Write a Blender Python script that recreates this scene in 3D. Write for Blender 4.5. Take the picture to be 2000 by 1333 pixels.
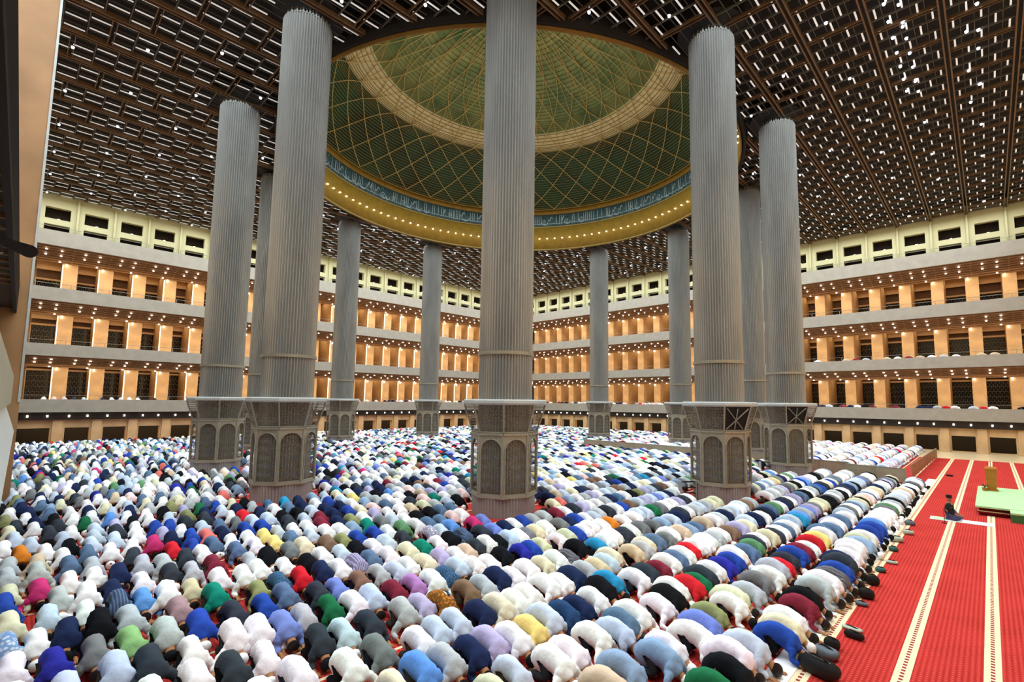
import bpy, bmesh, math, random
import numpy as np
from math import sin, cos, pi, radians, sqrt, atan2, hypot
from mathutils import Vector, Matrix
random.seed(7); RNG = np.random.RandomState(11)
SC = bpy.context.scene
COL = SC.collection
for _o in list(bpy.data.objects): bpy.data.objects.remove(_o)

# ---------------------------------------------------------------- camera
CAM = Vector((34.41, -33.44, 5.30))
F_PX, PXX, PYY = 949.3, 1051.98, 697.59
YAW, PIT, ROL = .7466, .0914, .0105
fw = Vector((-sin(YAW)*cos(PIT), cos(YAW)*cos(PIT), sin(PIT)))
rt = Vector((cos(YAW), sin(YAW), 0)); up = rt.cross(fw)
r2 = rt*cos(ROL) + up*sin(ROL); u2 = -rt*sin(ROL) + up*cos(ROL)
cd = bpy.data.cameras.new('camera'); cam = bpy.data.objects.new('camera', cd); COL.objects.link(cam)
cd.sensor_width = 36; cd.sensor_fit = 'HORIZONTAL'; cd.lens = 36*F_PX/2000
cd.shift_x = (1000-PXX)/2000; cd.shift_y = (PYY-666.5)/2000; cd.clip_end = 400; cd.clip_start = .05
m = Matrix((r2, u2, -fw)).transposed().to_4x4(); m.translation = CAM
cam.matrix_world = m
SC.camera = cam

# ---------------------------------------------------------------- world, light, exposure
w = bpy.data.worlds.new('world'); SC.world = w; w.use_nodes = True
w.node_tree.nodes['Background'].inputs[0].default_value = (.9, .93, 1, 1)
w.node_tree.nodes['Background'].inputs[1].default_value = .03
vs = SC.view_settings
vs.view_transform = 'Standard'; vs.look = 'None'; vs.gamma = 1; vs.use_curve_mapping = False
vs.exposure = EXPO = 0.0
def area(name, loc, sx, sy, power, col, rot=(0, 0, 0), spread=pi, shape='RECTANGLE'):
    l = bpy.data.lights.new(name, 'AREA'); l.shape = shape; l.size = sx; l.size_y = sy
    l.energy = power; l.color = col; l.spread = spread
    o = bpy.data.objects.new(name, l); COL.objects.link(o); o.location = loc; o.rotation_euler = rot
    o.visible_camera = False; o.visible_glossy = False
    return o
COOL = (.83, .93, 1.0); WARM = (1.0, .74, .46)
# ceiling floodlights of the hall, four banks round the dome, plus added fill and an uplight inside it
P = 4300
area('ceiling_flood', (0, -31, 27.2), 78, 16, P*4.6, COOL)
area('ceiling_flood', (0, 31, 27.2), 78, 16, P*4.6, COOL)
area('ceiling_flood', (31, 0, 27.2), 16, 44, P*2.9, COOL)
area('ceiling_flood', (-31, 0, 27.2), 16, 44, P*2.9, COOL)
area('dome_fill', (0, 0, 33), 34, 34, P*4.2, COOL, shape='DISK')  # added unseen disk, brightens the floor centre from inside the dome
area('dome_uplight', (0, 0, 30.2), 38, 38, 2600, (1, .93, .72), (pi, 0, 0), shape='DISK')
# downlights under each balcony: one strip of light per storey per wall
for zz, e in ((2.6, 2400), (8.5, 2000), (14.5, 2000), (20.6, 2000)):
    area('soffit_downlights', (0, 41.9, zz), 80, 1.2, e, WARM, (radians(25), 0, 0))
    area('soffit_downlights', (-42.3, 4, zz), 1.2, 74, e, WARM, (0, radians(25), 0))
    if zz > 3:  # added fill strips to brighten the pier sides, no lamps stand there
        area('room_fill_light', (0, 47, zz+.8), 80, 2.5, e*.8, WARM)
        area('room_fill_light', (-47.2, 4, zz+.8), 2.5, 74, e*.8, WARM)
area('cornice_light', (0, 38.6, 27.0), 80, .5, 450, (1, .9, .62), (radians(35), 0, 0))
area('cornice_light', (-38.9, 4, 27.0), .5, 74, 450, (1, .9, .62), (0, radians(35), 0))

# ---------------------------------------------------------------- materials
def lin(c): return tuple(((v/12.92) if v <= .04045 else ((v+.055)/1.055)**2.4) for v in c)
def hx(s): return lin(tuple(int(s[i:i+2], 16)/255 for i in (0, 2, 4)))
def mat(name, col, rough=.6, metal=0.0, noise=0.0, nscale=4.0, bump=0.0, emit=0.0, alpha=None, objcol=False, spec=.5, dark=None, stretch=None):
    mt = bpy.data.materials.new(name); mt.use_nodes = True
    nt = mt.node_tree; b = nt.nodes['Principled BSDF']; L = nt.links
    b.inputs['Roughness'].default_value = rough; b.inputs['Metallic'].default_value = metal
    b.inputs['Specular IOR Level'].default_value = spec
    if emit:
        b.inputs['Emission Color'].default_value = (*col, 1); b.inputs['Emission Strength'].default_value = emit
        mt.cycles.emission_sampling = 'NONE'
    src = None
    if objcol:
        oi = nt.nodes.new('ShaderNodeObjectInfo'); src = oi.outputs['Color']
    b.inputs['Base Color'].default_value = (*col, 1)
    if noise or bump:
        tc = nt.nodes.new('ShaderNodeTexCoord'); nz = nt.nodes.new('ShaderNodeTexNoise')
        nz.inputs['Scale'].default_value = nscale; nz.inputs['Detail'].default_value = 4
        if stretch:
            mp = nt.nodes.new('ShaderNodeMapping'); mp.inputs['Scale'].default_value = stretch
            L.new(tc.outputs['Object'], mp.inputs[0]); L.new(mp.outputs[0], nz.inputs[0])
        else: L.new(tc.outputs['Object'], nz.inputs[0])
        if noise:
            mx = nt.nodes.new('ShaderNodeMix'); mx.data_type = 'RGBA'; mx.blend_type = 'MIX'
            rp = nt.nodes.new('ShaderNodeMapRange'); rp.inputs[1].default_value = .3; rp.inputs[2].default_value = .7
            L.new(nz.outputs[0], rp.inputs[0]); L.new(rp.outputs[0], mx.inputs[0])
            if src: L.new(src, mx.inputs[6])
            else: mx.inputs[6].default_value = (*col, 1)
            if src:
                ml = nt.nodes.new('ShaderNodeMix'); ml.data_type = 'RGBA'; ml.blend_type = 'MULTIPLY'; ml.inputs[0].default_value = 1
                L.new(src, ml.inputs[6]); ml.inputs[7].default_value = (1-noise, 1-noise, 1-noise, 1); L.new(ml.outputs[2], mx.inputs[7])
            else:
                d = dark or tuple(v*(1-noise) for v in col); mx.inputs[7].default_value = (*d, 1)
            src = mx.outputs[2]
        if bump:
            bp = nt.nodes.new('ShaderNodeBump'); bp.inputs['Strength'].default_value = bump; bp.inputs['Distance'].default_value = .03
            L.new(nz.outputs[0], bp.inputs['Height']); L.new(bp.outputs[0], b.inputs['Normal'])
    if src: L.new(src, b.inputs['Base Color'])
    return mt
M = {}
M['steel'] = mat('brushed_steel', hx('adaeaa'), .35, .68, .2, 1.2, .05, stretch=(1, 1, .25))
M['steel_dark'] = mat('dull_steel', hx('a0a09d'), .5, .25, .15, 3)
M['steel_trim'] = mat('pale_steel_trim', hx('a29b88'), .42, .45, .15, 3)
M['rim'] = mat('pale_rim', hx('b9bdb8'), .45, .2, .1, 2)
M['marble'] = mat('warm_marble', hx('d4b286'), .42, 0, .22, .9, .02)
M['marble_pier'] = mat('honey_marble', hx('d0ab7c'), .42, 0, .3, .8, .02)
M['marble_fin'] = mat('honey_marble_fin', hx('a67e55'), .45, 0, .3, .5, .02)
M['marble_pale'] = mat('cream_plaster', hx('b5ae86'), .7, 0, .1, .7)
M['parapet'] = mat('grey_concrete', hx('9a9182'), .75, 0, .16, 1.3, .05)
M['soffit'] = mat('brown_soffit', hx('6e5240'), .6, .1, .2, 2)
M['slat'] = mat('brown_slat', hx('a07c58'), .5, .3, .15, 4)
M['fascia'] = mat('dark_fascia', hx('2b2420'), .6, .1, .2, 3)
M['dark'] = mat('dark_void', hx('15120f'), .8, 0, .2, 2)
M['glass'] = mat('night_glass', hx('0b0d10'), .12, 0, 0)
M['lattice'] = mat('window_lattice', hx('8d8674'), .4, .6, .1, 5)
M['tube'] = mat('warm_reveal_glow', hx('ffe9c0'), .5, emit=2.2)  # brightness of lit window reveals, put in as emission
M['bulb'] = mat('downlight_bulb', hx('fff3dc'), .5, emit=9)
M['bulbw'] = mat('spot_bulb', hx('eef4ff'), .5, emit=9)
M['bulby'] = mat('yellow_bulb', hx('ffe9a8'), .5, emit=8)
M['ceil_back'] = mat('dark_ceiling', hx('100e0c'), .8, .0, .2, 1)
M['beam'] = mat('bronze_beam', hx('80664a'), .45, .3, .25, 1)
M['cross'] = mat('grey_beam', hx('6e6a60'), .45, .3, .2, 1)
M['bar_glow'] = mat('white_bar_glow', hx('e6e6e2'), .4, emit=.5)  # shine of the ceiling bars, put in as weak emission
M['gold'] = mat('gold_trim', hx('94814a'), .45, .4, .15, 2)
M['gold_rib'] = mat('gold_rib', hx('c8ae6c'), .4, .3, .15, 2)
M['goldband'] = mat('gold_band', hx('8a6a22'), .5, .3, .25, 1.5, .05)
M['dgreen'] = mat('dome_green', hx('1b4c36'), .6, .1, .45, .25, dark=hx('1a2a20'))
M['dgreen2'] = mat('dome_upper_green', hx('8a8f58'), .6, .1, .5, .3, dark=hx('2f5c3a'))
M['cream'] = mat('dome_cream', hx('b8ab80'), .6, 0, .2, .6)
M['teal'] = mat('inscription_teal', hx('3d5558'), .5, .3, .3, 2)
M['silver'] = mat('inscription_silver', hx('9fb4b4'), .35, .6, .2, 3)
M['cloth'] = mat('shirt_cloth', (1, 1, 1), .85, 0, .12, 9, .5, objcol=True, spec=.2)
M['trouser'] = mat('trouser_cloth', (1, 1, 1), .9, 0, .15, 12, .3, objcol=True, spec=.2)
M['skin'] = mat('skin', hx('a8754f'), .6, 0, .1, 8, spec=.3)
M['hair'] = mat('black_hair', hx('14110f'), .6, 0, .2, 30, .3)
M['cap'] = mat('knit_cap', (1, 1, 1), .85, 0, .1, 30, .2, objcol=True, spec=.2)
M['cream_line'] = mat('cream_carpet', hx('d8c6a0'), .95, 0, .2, 30, .2, spec=.1)
M['darkred'] = mat('dark_red_carpet', hx('7a2026'), .95, 0, .2, 30, .2, spec=.1)
M['sheet'] = mat('white_sheet', hx('ececee'), .9, 0, .06, 3, .2, spec=.1)
M['greenc'] = mat('green_carpet', hx('a9cf96'), .95, 0, .12, 12, .2, spec=.1)
M['greend'] = mat('dark_green_edge', hx('3c6a38'), .9, 0, .2, 12, .2)
M['wood'] = mat('amber_wood', hx('a86a1e'), .5, 0, .3, 3, .05, stretch=(1, 1, 8))
M['black'] = mat('black_fabric', hx('17181a'), .8, 0, .25, 14, .3)
M['floorm'] = mat('floor_border_marble', hx('d8c096'), .3, 0, .15, 1)
M['screen'] = mat('grey_screen', hx('98927c'), .6, .1, .2, 2)
M['cap_white'] = None
# textured cloths: checks, stripes, flowers, tinted by each object's own colour
def cloth_pattern(name, kind):
    mt = mat(name, (1, 1, 1), .85, 0, .1, 9, .4, objcol=True, spec=.2)
    nt = mt.node_tree; b = nt.nodes['Principled BSDF']; L = nt.links
    src = b.inputs['Base Color'].links[0].from_socket
    tc = nt.nodes.new('ShaderNodeTexCoord')
    mx = nt.nodes.new('ShaderNodeMix'); mx.data_type = 'RGBA'; mx.blend_type = 'MULTIPLY'
    if kind == 'check':
        t = nt.nodes.new('ShaderNodeTexChecker'); t.inputs['Scale'].default_value = 24; o = t.outputs['Fac']; c = (.4, .42, .5, 1)
    elif kind == 'stripe':
        t = nt.nodes.new('ShaderNodeTexWave'); t.inputs['Scale'].default_value = 6; t.bands_direction = 'Y'; o = t.outputs['Fac']; c = (.45, .4, .4, 1)
    else:
        t = nt.nodes.new('ShaderNodeTexVoronoi'); t.inputs['Scale'].default_value = 14; o = t.outputs['Distance']; c = (.3, .45, .75, 1)
    L.new(tc.outputs['Object'], t.inputs['Vector'])
    mr = nt.nodes.new('ShaderNodeMapRange'); mr.inputs[1].default_value = .25; mr.inputs[2].default_value = .5
    L.new(o, mr.inputs[0]); L.new(mr.outputs[0], mx.inputs[0]); L.new(src, mx.inputs[6]); mx.inputs[7].default_value = c
    L.new(mx.outputs[2], b.inputs['Base Color']); return mt
M['check'] = cloth_pattern('checked_cloth', 'check'); M['stripe'] = cloth_pattern('striped_cloth', 'stripe'); M['flower'] = cloth_pattern('patterned_cloth', 'flower')
# crowd colour from an attribute
mt = bpy.data.materials.new('crowd_cloth'); mt.use_nodes = True; nt = mt.node_tree
at = nt.nodes.new('ShaderNodeAttribute'); at.attribute_name = 'tint'
nt.links.new(at.outputs['Color'], nt.nodes['Principled BSDF'].inputs['Base Color'])
nt.nodes['Principled BSDF'].inputs['Roughness'].default_value = .85; nt.nodes['Principled BSDF'].inputs['Specular IOR Level'].default_value = .2
M['crowd'] = mt
# red carpet with its woven grid
mt = mat('red_carpet', hx('a82a28'), .95, 0, .25, .8, 0, spec=.1, dark=hx('932120')); nt = mt.node_tree; b = nt.nodes['Principled BSDF']
src = b.inputs['Base Color'].links[0].from_socket
tc = nt.nodes.new('ShaderNodeTexCoord'); ws = []
for dr in ('X', 'Y'):
    wv = nt.nodes.new('ShaderNodeTexWave'); wv.bands_direction = dr; wv.inputs['Scale'].default_value = 3.4
    nt.links.new(tc.outputs['Object'], wv.inputs[0]); ws.append(wv)
mm = nt.nodes.new('ShaderNodeMath'); mm.operation = 'MULTIPLY'; nt.links.new(ws[0].outputs[1], mm.inputs[0]); nt.links.new(ws[1].outputs[1], mm.inputs[1])
mx = nt.nodes.new('ShaderNodeMix'); mx.data_type = 'RGBA'; nt.links.new(mm.outputs[0], mx.inputs[0]); nt.links.new(src, mx.inputs[6]); mx.inputs[7].default_value = (*hx('c84a3c'), 1)
nt.links.new(mx.outputs[2], b.inputs['Base Color'])
M['carpet'] = mt
# patterned carpet border: small red marks down the cream
mt = mat('carpet_border', hx('dccba4'), .95, 0, .12, 20, 0, spec=.1); nt = mt.node_tree; b = nt.nodes['Principled BSDF']
src = b.inputs['Base Color'].links[0].from_socket
tc = nt.nodes.new('ShaderNodeTexCoord'); sp = nt.nodes.new('ShaderNodeSeparateXYZ'); nt.links.new(tc.outputs['Object'], sp.inputs[0])
def mth(op, a, bb):
    n = nt.nodes.new('ShaderNodeMath'); n.operation = op
    for i, v in enumerate((a, bb)):
        if v is None: continue
        if isinstance(v, (int, float)): n.inputs[i].default_value = v
        else: nt.links.new(v, n.inputs[i])
    return n.outputs[0]
dist = mth('LESS_THAN', mth('ABSOLUTE', sp.outputs['X'], None), .035)
rep = mth('GREATER_THAN', mth('FRACT', mth('MULTIPLY', sp.outputs['Y'], 7.0), None), .45)
mx = nt.nodes.new('ShaderNodeMix'); mx.data_type = 'RGBA'; nt.links.new(mth('MULTIPLY', dist, rep), mx.inputs[0]); nt.links.new(src, mx.inputs[6]); mx.inputs[7].default_value = (*hx('8c2f33'), 1)
nt.links.new(mx.outputs[2], b.inputs['Base Color']); M['border'] = mt
# perforated screens: diamond holes one really looks through
mt = mat('perforated_screen', hx('7a6c54'), .45, .6, .2, 3); nt = mt.node_tree; b = nt.nodes['Principled BSDF']
tc = nt.nodes.new('ShaderNodeTexCoord'); mp = nt.nodes.new('ShaderNodeMapping'); mp.inputs['Rotation'].default_value = (radians(45), radians(45), radians(0)); mp.inputs['Scale'].default_value = (1, 1, 1)
ck = nt.nodes.new('ShaderNodeTexChecker'); ck.inputs['Scale'].default_value = 16
nt.links.new(tc.outputs['Object'], mp.inputs[0]); nt.links.new(mp.outputs[0], ck.inputs[0]); 
n = nt.nodes.new('ShaderNodeMapRange'); n.inputs[3].default_value = .0; n.inputs[4].default_value = .75; nt.links.new(ck.outputs['Fac'], n.inputs[0]); nt.links.new(n.outputs[0], b.inputs['Alpha'])
M['perf'] = mt

# ---------------------------------------------------------------- mesh helpers
class MB:
    def __init__(s): s.v = []; s.f = []
    def add(s, V, Fs):
        n = len(s.v); s.v += [tuple(p) for p in V]; s.f += [tuple(i+n for i in f) for f in Fs]; return s
    def box(s, x0, x1, y0, y1, z0, z1):
        return s.add([(x0,y0,z0),(x1,y0,z0),(x1,y1,z0),(x0,y1,z0),(x0,y0,z1),(x1,y0,z1),(x1,y1,z1),(x0,y1,z1)],
                     [(0,3,2,1),(4,5,6,7),(0,1,5,4),(1,2,6,5),(2,3,7,6),(3,0,4,7)])
    def prism(s, prof, x0, x1, ax='x'):   # prof: list of (d, z), swept along local x
        n = len(prof); V = [(x0, d, z) for d, z in prof]+[(x1, d, z) for d, z in prof]
        Fs = [tuple(range(n)), tuple(range(2*n-1, n-1, -1))]+[(i, i+n, (i+1) % n+n, (i+1) % n) for i in range(n)]
        return s.add(V, Fs)
    def lathe(s, prof, n=32, closed=False):  # prof: (r, z)
        m = len(prof); V = [(r*cos(2*pi*k/n), r*sin(2*pi*k/n), z) for k in range(n) for r, z in prof]
        Fs = []
        for k in range(n):
            a = k*m; b2 = ((k+1) % n)*m
            for i in range(m if closed else m-1): j = (i+1) % m; Fs.append((a+i, b2+i, b2+j, a+j))
        return s.add(V, Fs)
    def tube(s, pts, r, n=6):
        pts = [Vector(p) for p in pts]; V = []; Fs = []
        for i, p in enumerate(pts):
            t = (pts[min(i+1, len(pts)-1)]-pts[max(i-1, 0)]).normalized()
            a = t.cross(Vector((0, 0, 1)))
            if a.length < 1e-3: a = Vector((1, 0, 0))
            a.normalize(); b2 = t.cross(a); rr = r[i] if isinstance(r, (list, tuple)) else r
            V += [p+(a*cos(2*pi*k/n)+b2*sin(2*pi*k/n))*rr for k in range(n)]
        for i in range(len(pts)-1):
            for k in range(n): Fs.append((i*n+k, i*n+(k+1) % n, (i+1)*n+(k+1) % n, (i+1)*n+k))
        Fs += [tuple(range(n-1, -1, -1)), tuple(range(len(V)-n, len(V)))]
        return s.add(V, Fs)
    def mesh(s, name, m, smooth=False):
        me = bpy.data.meshes.new(name); me.from_pydata(s.v, [], s.f); me.update()
        if m: me.materials.append(M[m] if isinstance(m, str) else m)
        if smooth: me.polygons.foreach_set('use_smooth', [True]*len(me.polygons))
        return me
def ob(name, me, parent=None, loc=(0, 0, 0), rz=0.0, **kw):
    o = bpy.data.objects.new(name, me); COL.objects.link(o)
    if parent: o.parent = parent
    o.location = loc
    if rz: o.rotation_euler = (0, 0, rz)
    for k, v in kw.items(): o[k] = v
    return o
def empty(name, loc=(0, 0, 0), rz=0.0, **kw): return ob(name, None, None, loc, rz, **kw)
def copy_tree(o, parent=None):
    c = o.copy(); COL.objects.link(c); c.parent = parent
    for ch in o.children: copy_tree(ch, c)
    return c
def boxm(name, m, *b): return MB().box(*b).mesh(name, m)

# ================================================================ STRUCTURE
ZC = 27.5; DR = 21.25; PB = 3.27; X0 = 27.09
COLS = []
for k in range(12):
    a = radians(-45+30*k); COLS.append((24*cos(a), 24*sin(a), a))
def near_col(x, y, r): return any((x-c[0])**2+(y-c[1])**2 < r*r for c in COLS)

# ---- floor, carpet lines and borders
fl = ob('floor', boxm('floor', 'floorm', -52, 42, -42, 52, -.3, -.012), kind='structure')
ob('carpet', boxm('carpet', 'carpet', -39.6, 39, -39.6, 31, -.012, 0), fl, label='red carpet with woven grid')
ROW0, ROWP = 30.72, 1.31
for i, x in enumerate((31.41, 32.85, 34.17, 35.62, 37.05)):
    ob('carpet_border', boxm('carpet_border', 'border', -.135, .135, -39.6, 31, 0, .006), fl, (x, 0, 0))
for k in range(0, 53):
    x = ROW0-.655-ROWP*k
    ob('row_line', boxm('row_line', 'cream_line', -.045, .045, -39.6, 31, 0, .005), fl, (x, 0, 0))
s = ob('cloth_sheet', boxm('cloth_sheet', 'sheet', -.22, .22, -39, 12, 0.007, .02), None, (31.07, 0, 0),
       label='long white cloth runner laid on the carpet before the front row', category='runner')

# ---- side walls with balconies. local frame: x along the wall, y outwards, z up
LV = [(3.58, 4.98), (9.67, 10.99), (15.72, 17.18), (21.84, 23.5)]
def wall(root, s0, s1, centers, reveal_glows):
    W = []
    def part(name, m, parent=root, loc=(0, 0, 0), **kw): return ob(name, m, parent, loc, **kw)
    part('back_wall', boxm('back_wall', 'marble', s0, s1, 10.6, 11, 0, 24))
    # level 4 wall above the top balcony, pierced by two rows of openings
    mb = MB(); z0, z1, z2, z3, z4, z5 = 21.9, 23.62, 24.3, 24.95, 26.25, 28.6
    mb.box(s0, s1, .7, 1.3, z0, z1); mb.box(s0, s1, .7, 1.3, z2, z3); mb.box(s0, s1, .7, 1.3, z4, z5)
    ed = [s0]+[c+q for c in centers for q in (-1.02, 1.02)]+[s1]
    for i in range(0, len(ed), 2):
        mb.box(ed[i], ed[i+1], .7, 1.3, z1, z2); mb.box(ed[i], ed[i+1], .7, 1.3, z3, z4)
    part('clerestory_wall', mb.mesh('clerestory_wall', 'marble_pale'))
    part('clerestory_recess', boxm('clerestory_recess', 'fascia', s0, s1, 2.6, 2.8, 21.9, 28))
    ledge = boxm('clerestory_ledge', 'marble', -1.02, 1.02, 1.3, 2.6, 0, .25)
    lampm = MB().box(-.1, .1, -.1, .1, -.08, .08).mesh('ledge_lamp', 'bulby')
    pil = boxm('clerestory_pilaster', 'marble_pale', -.09, .09, .45, .7, 23.4, 27.4)
    for c in centers:
        part('clerestory_ledge', ledge, loc=(c, 0, 24.9-.2)); part('ledge_lamp', lampm, loc=(c+.1, 1.6, 25.12))
        part('clerestory_pilaster', pil, loc=(c+1.6, 0, 0))
    for li, (zb, zt) in enumerate(LV):
        par = part('parapet', MB().prism([(-.02, zb), (0, zt), (.28, zt), (.3, zt-.5), (.34, zb)], s0, s1).mesh('parapet', 'parapet'))
        part('balcony_floor', boxm('balcony_floor', 'marble', s0, s1, .3, 10.6, zb+.12, zb+.3))
        rl = MB().box(s0, s1, .12, .17, zt+.42, zt+.46)
        part('handrail', rl.mesh('handrail', 'steel_trim'), par)
        pm = boxm('rail_post', 'steel_trim', -.025, .025, .12, .17, zt, zt+.43)
        for c in centers: part('rail_post', pm, par, (c+1.6, 0, 0))
        if li == 0:
            fa = part('soffit', MB().box(s0, s1, .45, 4.4, 2.75, zb+.1).mesh('soffit', 'fascia'))
            lm = MB().lathe([(0.001, -.1), (.07, -.1), (.075, .1), (0.001, .1)], 8).mesh('downlight', 'bulb')
            for c in centers:
                for q in (-.75, .75): ob('downlight', lm, fa, (c+q, .4, 3.15))
        else:
            drop = 1.0
            fa = part('soffit', MB().prism([(.3, zb), (4.6, zb-drop), (4.6, zb+.1), (.3, zb+.1)], s0, s1).mesh('soffit', 'soffit'))
            for j in range(7):
                d = .55+j*.62; z = zb-drop*(d-.3)/4.3
                ob('soffit_slat', boxm('soffit_slat', 'slat', s0, s1, -.05, .05, -.12, 0), fa, (0, d, z))
            dm = MB().prism([(.4, zb-.05), (4.5, zb-drop-.02), (4.5, zb-drop+.1), (.4, zb+.02)], -.06, .06).mesh('soffit_divider', 'slat')
            lm = MB().lathe([(0.001, -.05), (.085, -.05), (.085, .04), (0.001, .04)], 8).mesh('downlight', 'bulb')
            for c in centers:
                ob('soffit_divider', dm, fa, (c+1.635, 0, 0))
                for q in (-.62, .62):
                    for d in ((1.0, 2.3, 3.9) if q > 0 else (1.0, 2.3)): ob('downlight', lm, fa, (c+q, d, zb-drop*(d-.3)/4.3-.16))
        # piers between the rooms, lintel and windows behind
        zf = 0 if li == 0 else LV[li-1][0]+.3; zc = (2.9 if li == 0 else zb-.95)
        if li == 0:
            mb = MB(); mb.box(s0, s1, 1.0, 1.7, 1.85, 2.9)
            ed = [s0]+[c+q for c in centers for q in (-1.05, 1.05)]+[s1]
            part('lintel_wall', mb.mesh('lintel_wall', 'marble_pier'))
            pm = boxm('pier', 'marble_pier', -.585, .585, 1.0, 1.7, 0, 1.85); rb = boxm('pier_face', 'marble_pier', -.42, .42, .72, 1.0, 0, 2.9)
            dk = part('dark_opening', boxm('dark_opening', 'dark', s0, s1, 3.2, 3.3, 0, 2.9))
            for c in centers:
                p_ = part('pier', pm, loc=(c+1.635, 0, 0)); ob('pier_face', rb, p_)
        else:
            pm = boxm('pier', 'marble_pier', -.62, .62, 4.6, 9.6, zf, zb)
            wf = MB()
            zw0, zw1 = zf, {1: 8.4, 2: 13.9, 3: 19.5}[li]; zr = {1: 8.9, 2: 14.65, 3: 20.75}[li]
            fr = MB().box(-1.14, 1.14, 9.6, 10.2, zw1, zw1+.22).box(-1.14, 1.14, 9.3, 9.6, zr, zb).box(-1.14, -1.06, 9.6, 9.9, zf, zw1).box(1.06, 1.14, 9.6, 9.9, zf, zw1).mesh('window_frame', 'marble')
            tr = boxm('transom_panel', 'soffit', -1.06, 1.06, 9.95, 10.0, zw1+.22, zr)
            pn = boxm('window_pane', 'glass', -1.06, 1.06, 10.0, 10.05, zf, zw1)
            lt = MB(); nz = int((zw1-zf)/.32)
            for i in range(nz+1):
                z = zf+.05+i*.32; off = (.26 if i % 2 else 0)
                lt.box(-1.06, 1.06, 9.9, 9.96, z-.018, z+.018) if i % 2 == 0 else None
                for j in range(-3, 4):
                    x = j*.36+(.18 if i % 2 else 0)
                    if abs(x) < 1.03: lt.box(x-.018, x+.018, 9.9, 9.96, z, min(z+.32, zw1))
            lt = lt.mesh('window_lattice', 'lattice')
            tb = boxm('reveal_glow', 'tube', -.045, .045, -.04, .04, zf+.3, zr)  # glowing strip standing in for the lit edge of the reveal
            lm2 = MB().box(-.07, .07, -.07, .07, -.12, .12).mesh('wall_spot', 'bulb')
            for c in centers:
                part('pier', pm, loc=(c+1.635, 0, 0))
                f_ = part('window', fr, loc=(c, 0, 0)); ob('transom_panel', tr, f_); ob('window_pane', pn, f_); ob('window_lattice', lt, f_)
                if reveal_glows: part('reveal_glow', tb, loc=(c+.95, 4.75, 0))
                part('wall_spot', lm2, loc=(c+1.25, 4.45, zb-1.2))
CB = [X0+PB/2+PB*j for j in range(-21, 4)]
CA = [-28.14+3.2*j for j in range(-1, 22)]
wb = empty('wall_back', (0, 39.85, 0), kind='structure'); wall(wb, -40.3, 42, CB, False)
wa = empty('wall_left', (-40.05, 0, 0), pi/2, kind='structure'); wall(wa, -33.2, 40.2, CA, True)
# near side wall: fin, battered parapet, slatted soffit overhead, screen
def yc(x): return -33.88+.0092*(34.41-x)
wn = ob('wall_near', boxm('wall_near', 'marble', -52, 42, -42.4, -42, 0, 29), kind='structure')
mb = MB()
def run(prof, x0, x1): # profile (dy, z) relative to wall line, swept along it
    n = len(prof); V = [(x0, yc(x0)+d, z) for d, z in prof]+[(x1, yc(x1)+d, z) for d, z in prof]
    return MB().add(V, [tuple(range(n)), tuple(range(2*n-1, n-1, -1))]+[(i, i+n, (i+1) % n+n, (i+1) % n) for i in range(n)])
ob('fin', run([(-1.9, 0), (.44, 0), (.44, 27.5), (-1.9, 27.5)], -3.2, -1.6).mesh('fin', 'marble_fin'), wn, label='tall honey marble buttress')
ob('fin_edge', run([(.36, 5), (.46, 5), (.46, 27.5), (.36, 27.5)], -1.7, -1.55).mesh('fin_edge', 'rim'), wn, label='pale edge strip')
ob('parapet', run([(.35, 3.55), (-.06, 4.98), (-.35, 4.98), (-.35, 3.55)], 40, -40).mesh('parapet', 'rim'), wn, label='white battered parapet')
so = ob('soffit', run([(0, 9.72), (0, 11), (-8, 11), (-8, 9.72)], 41, -40).mesh('soffit', 'fascia'), wn)
for i in range(24):
    x = 33-i*1.15; ob('soffit_slat', MB().box(x-.05, x+.05, yc(x)-5.5, yc(x)-.1, 9.64, 9.72).mesh('soffit_slat', 'slat' if i % 3 else 'steel_trim'), so)
ob('edge_beam', run([(.0, 9.5), (.0, 11), (-.12, 11), (-.12, 9.5)], 41, -40).mesh('edge_beam', 'dark'), wn)
ob('screen_panel', run([(.15, 4.95), (.15, 6.3), (.1, 6.3), (.1, 4.95)], 34.3, -1).mesh('screen_panel', 'screen'), wn, label='grey screen above the parapet')
ob('balcony_floor', boxm('balcony_floor', 'marble', -40, 42, -42, -34, 3.4, 3.6), wn)
ob('wall_right', boxm('wall_right', 'marble', 42, 42.4, -42, 52, 0, 29), kind='structure')
ob('wall_end', boxm('wall_end', 'marble', -52.4, -51.5, -42, 52, 0, 29), kind='structure') 

# ---- ceiling: dark deck with a round hole, staggered lattice below it
mb = MB(); n = 96; V = []; Fs = []
for k in range(n):
    a = 2*pi*k/n; q = 43/max(abs(cos(a)), abs(sin(a)))
    V += [((DR+.3)*cos(a), (DR+.3)*sin(a), 29.3), (q*cos(a), q*sin(a), 29.3)]
for k in range(n): a = 2*k; b2 = 2*((k+1) % n); Fs.append((a, b2, b2+1, a+1))
ce = ob('ceiling', mb.add(V, Fs).mesh('ceiling', 'ceil_back'), kind='structure')
def keep(x, y, mcol=1.9): return x*x+y*y > (DR+.5)**2 and not near_col(x, y, mcol)
def dist_cam(x, y): return hypot(x-CAM.x, y-CAM.y)
def inview(x, y, z):
    d = Vector((x, y, z))-CAM; wd = d.dot(fw)
    if wd < .5: return False
    px = PXX+F_PX*d.dot(r2)/wd; py = PYY-F_PX*d.dot(u2)/wd
    return -60 < px < 2060 and -60 < py < 1400
bars, cross = [], []
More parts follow.
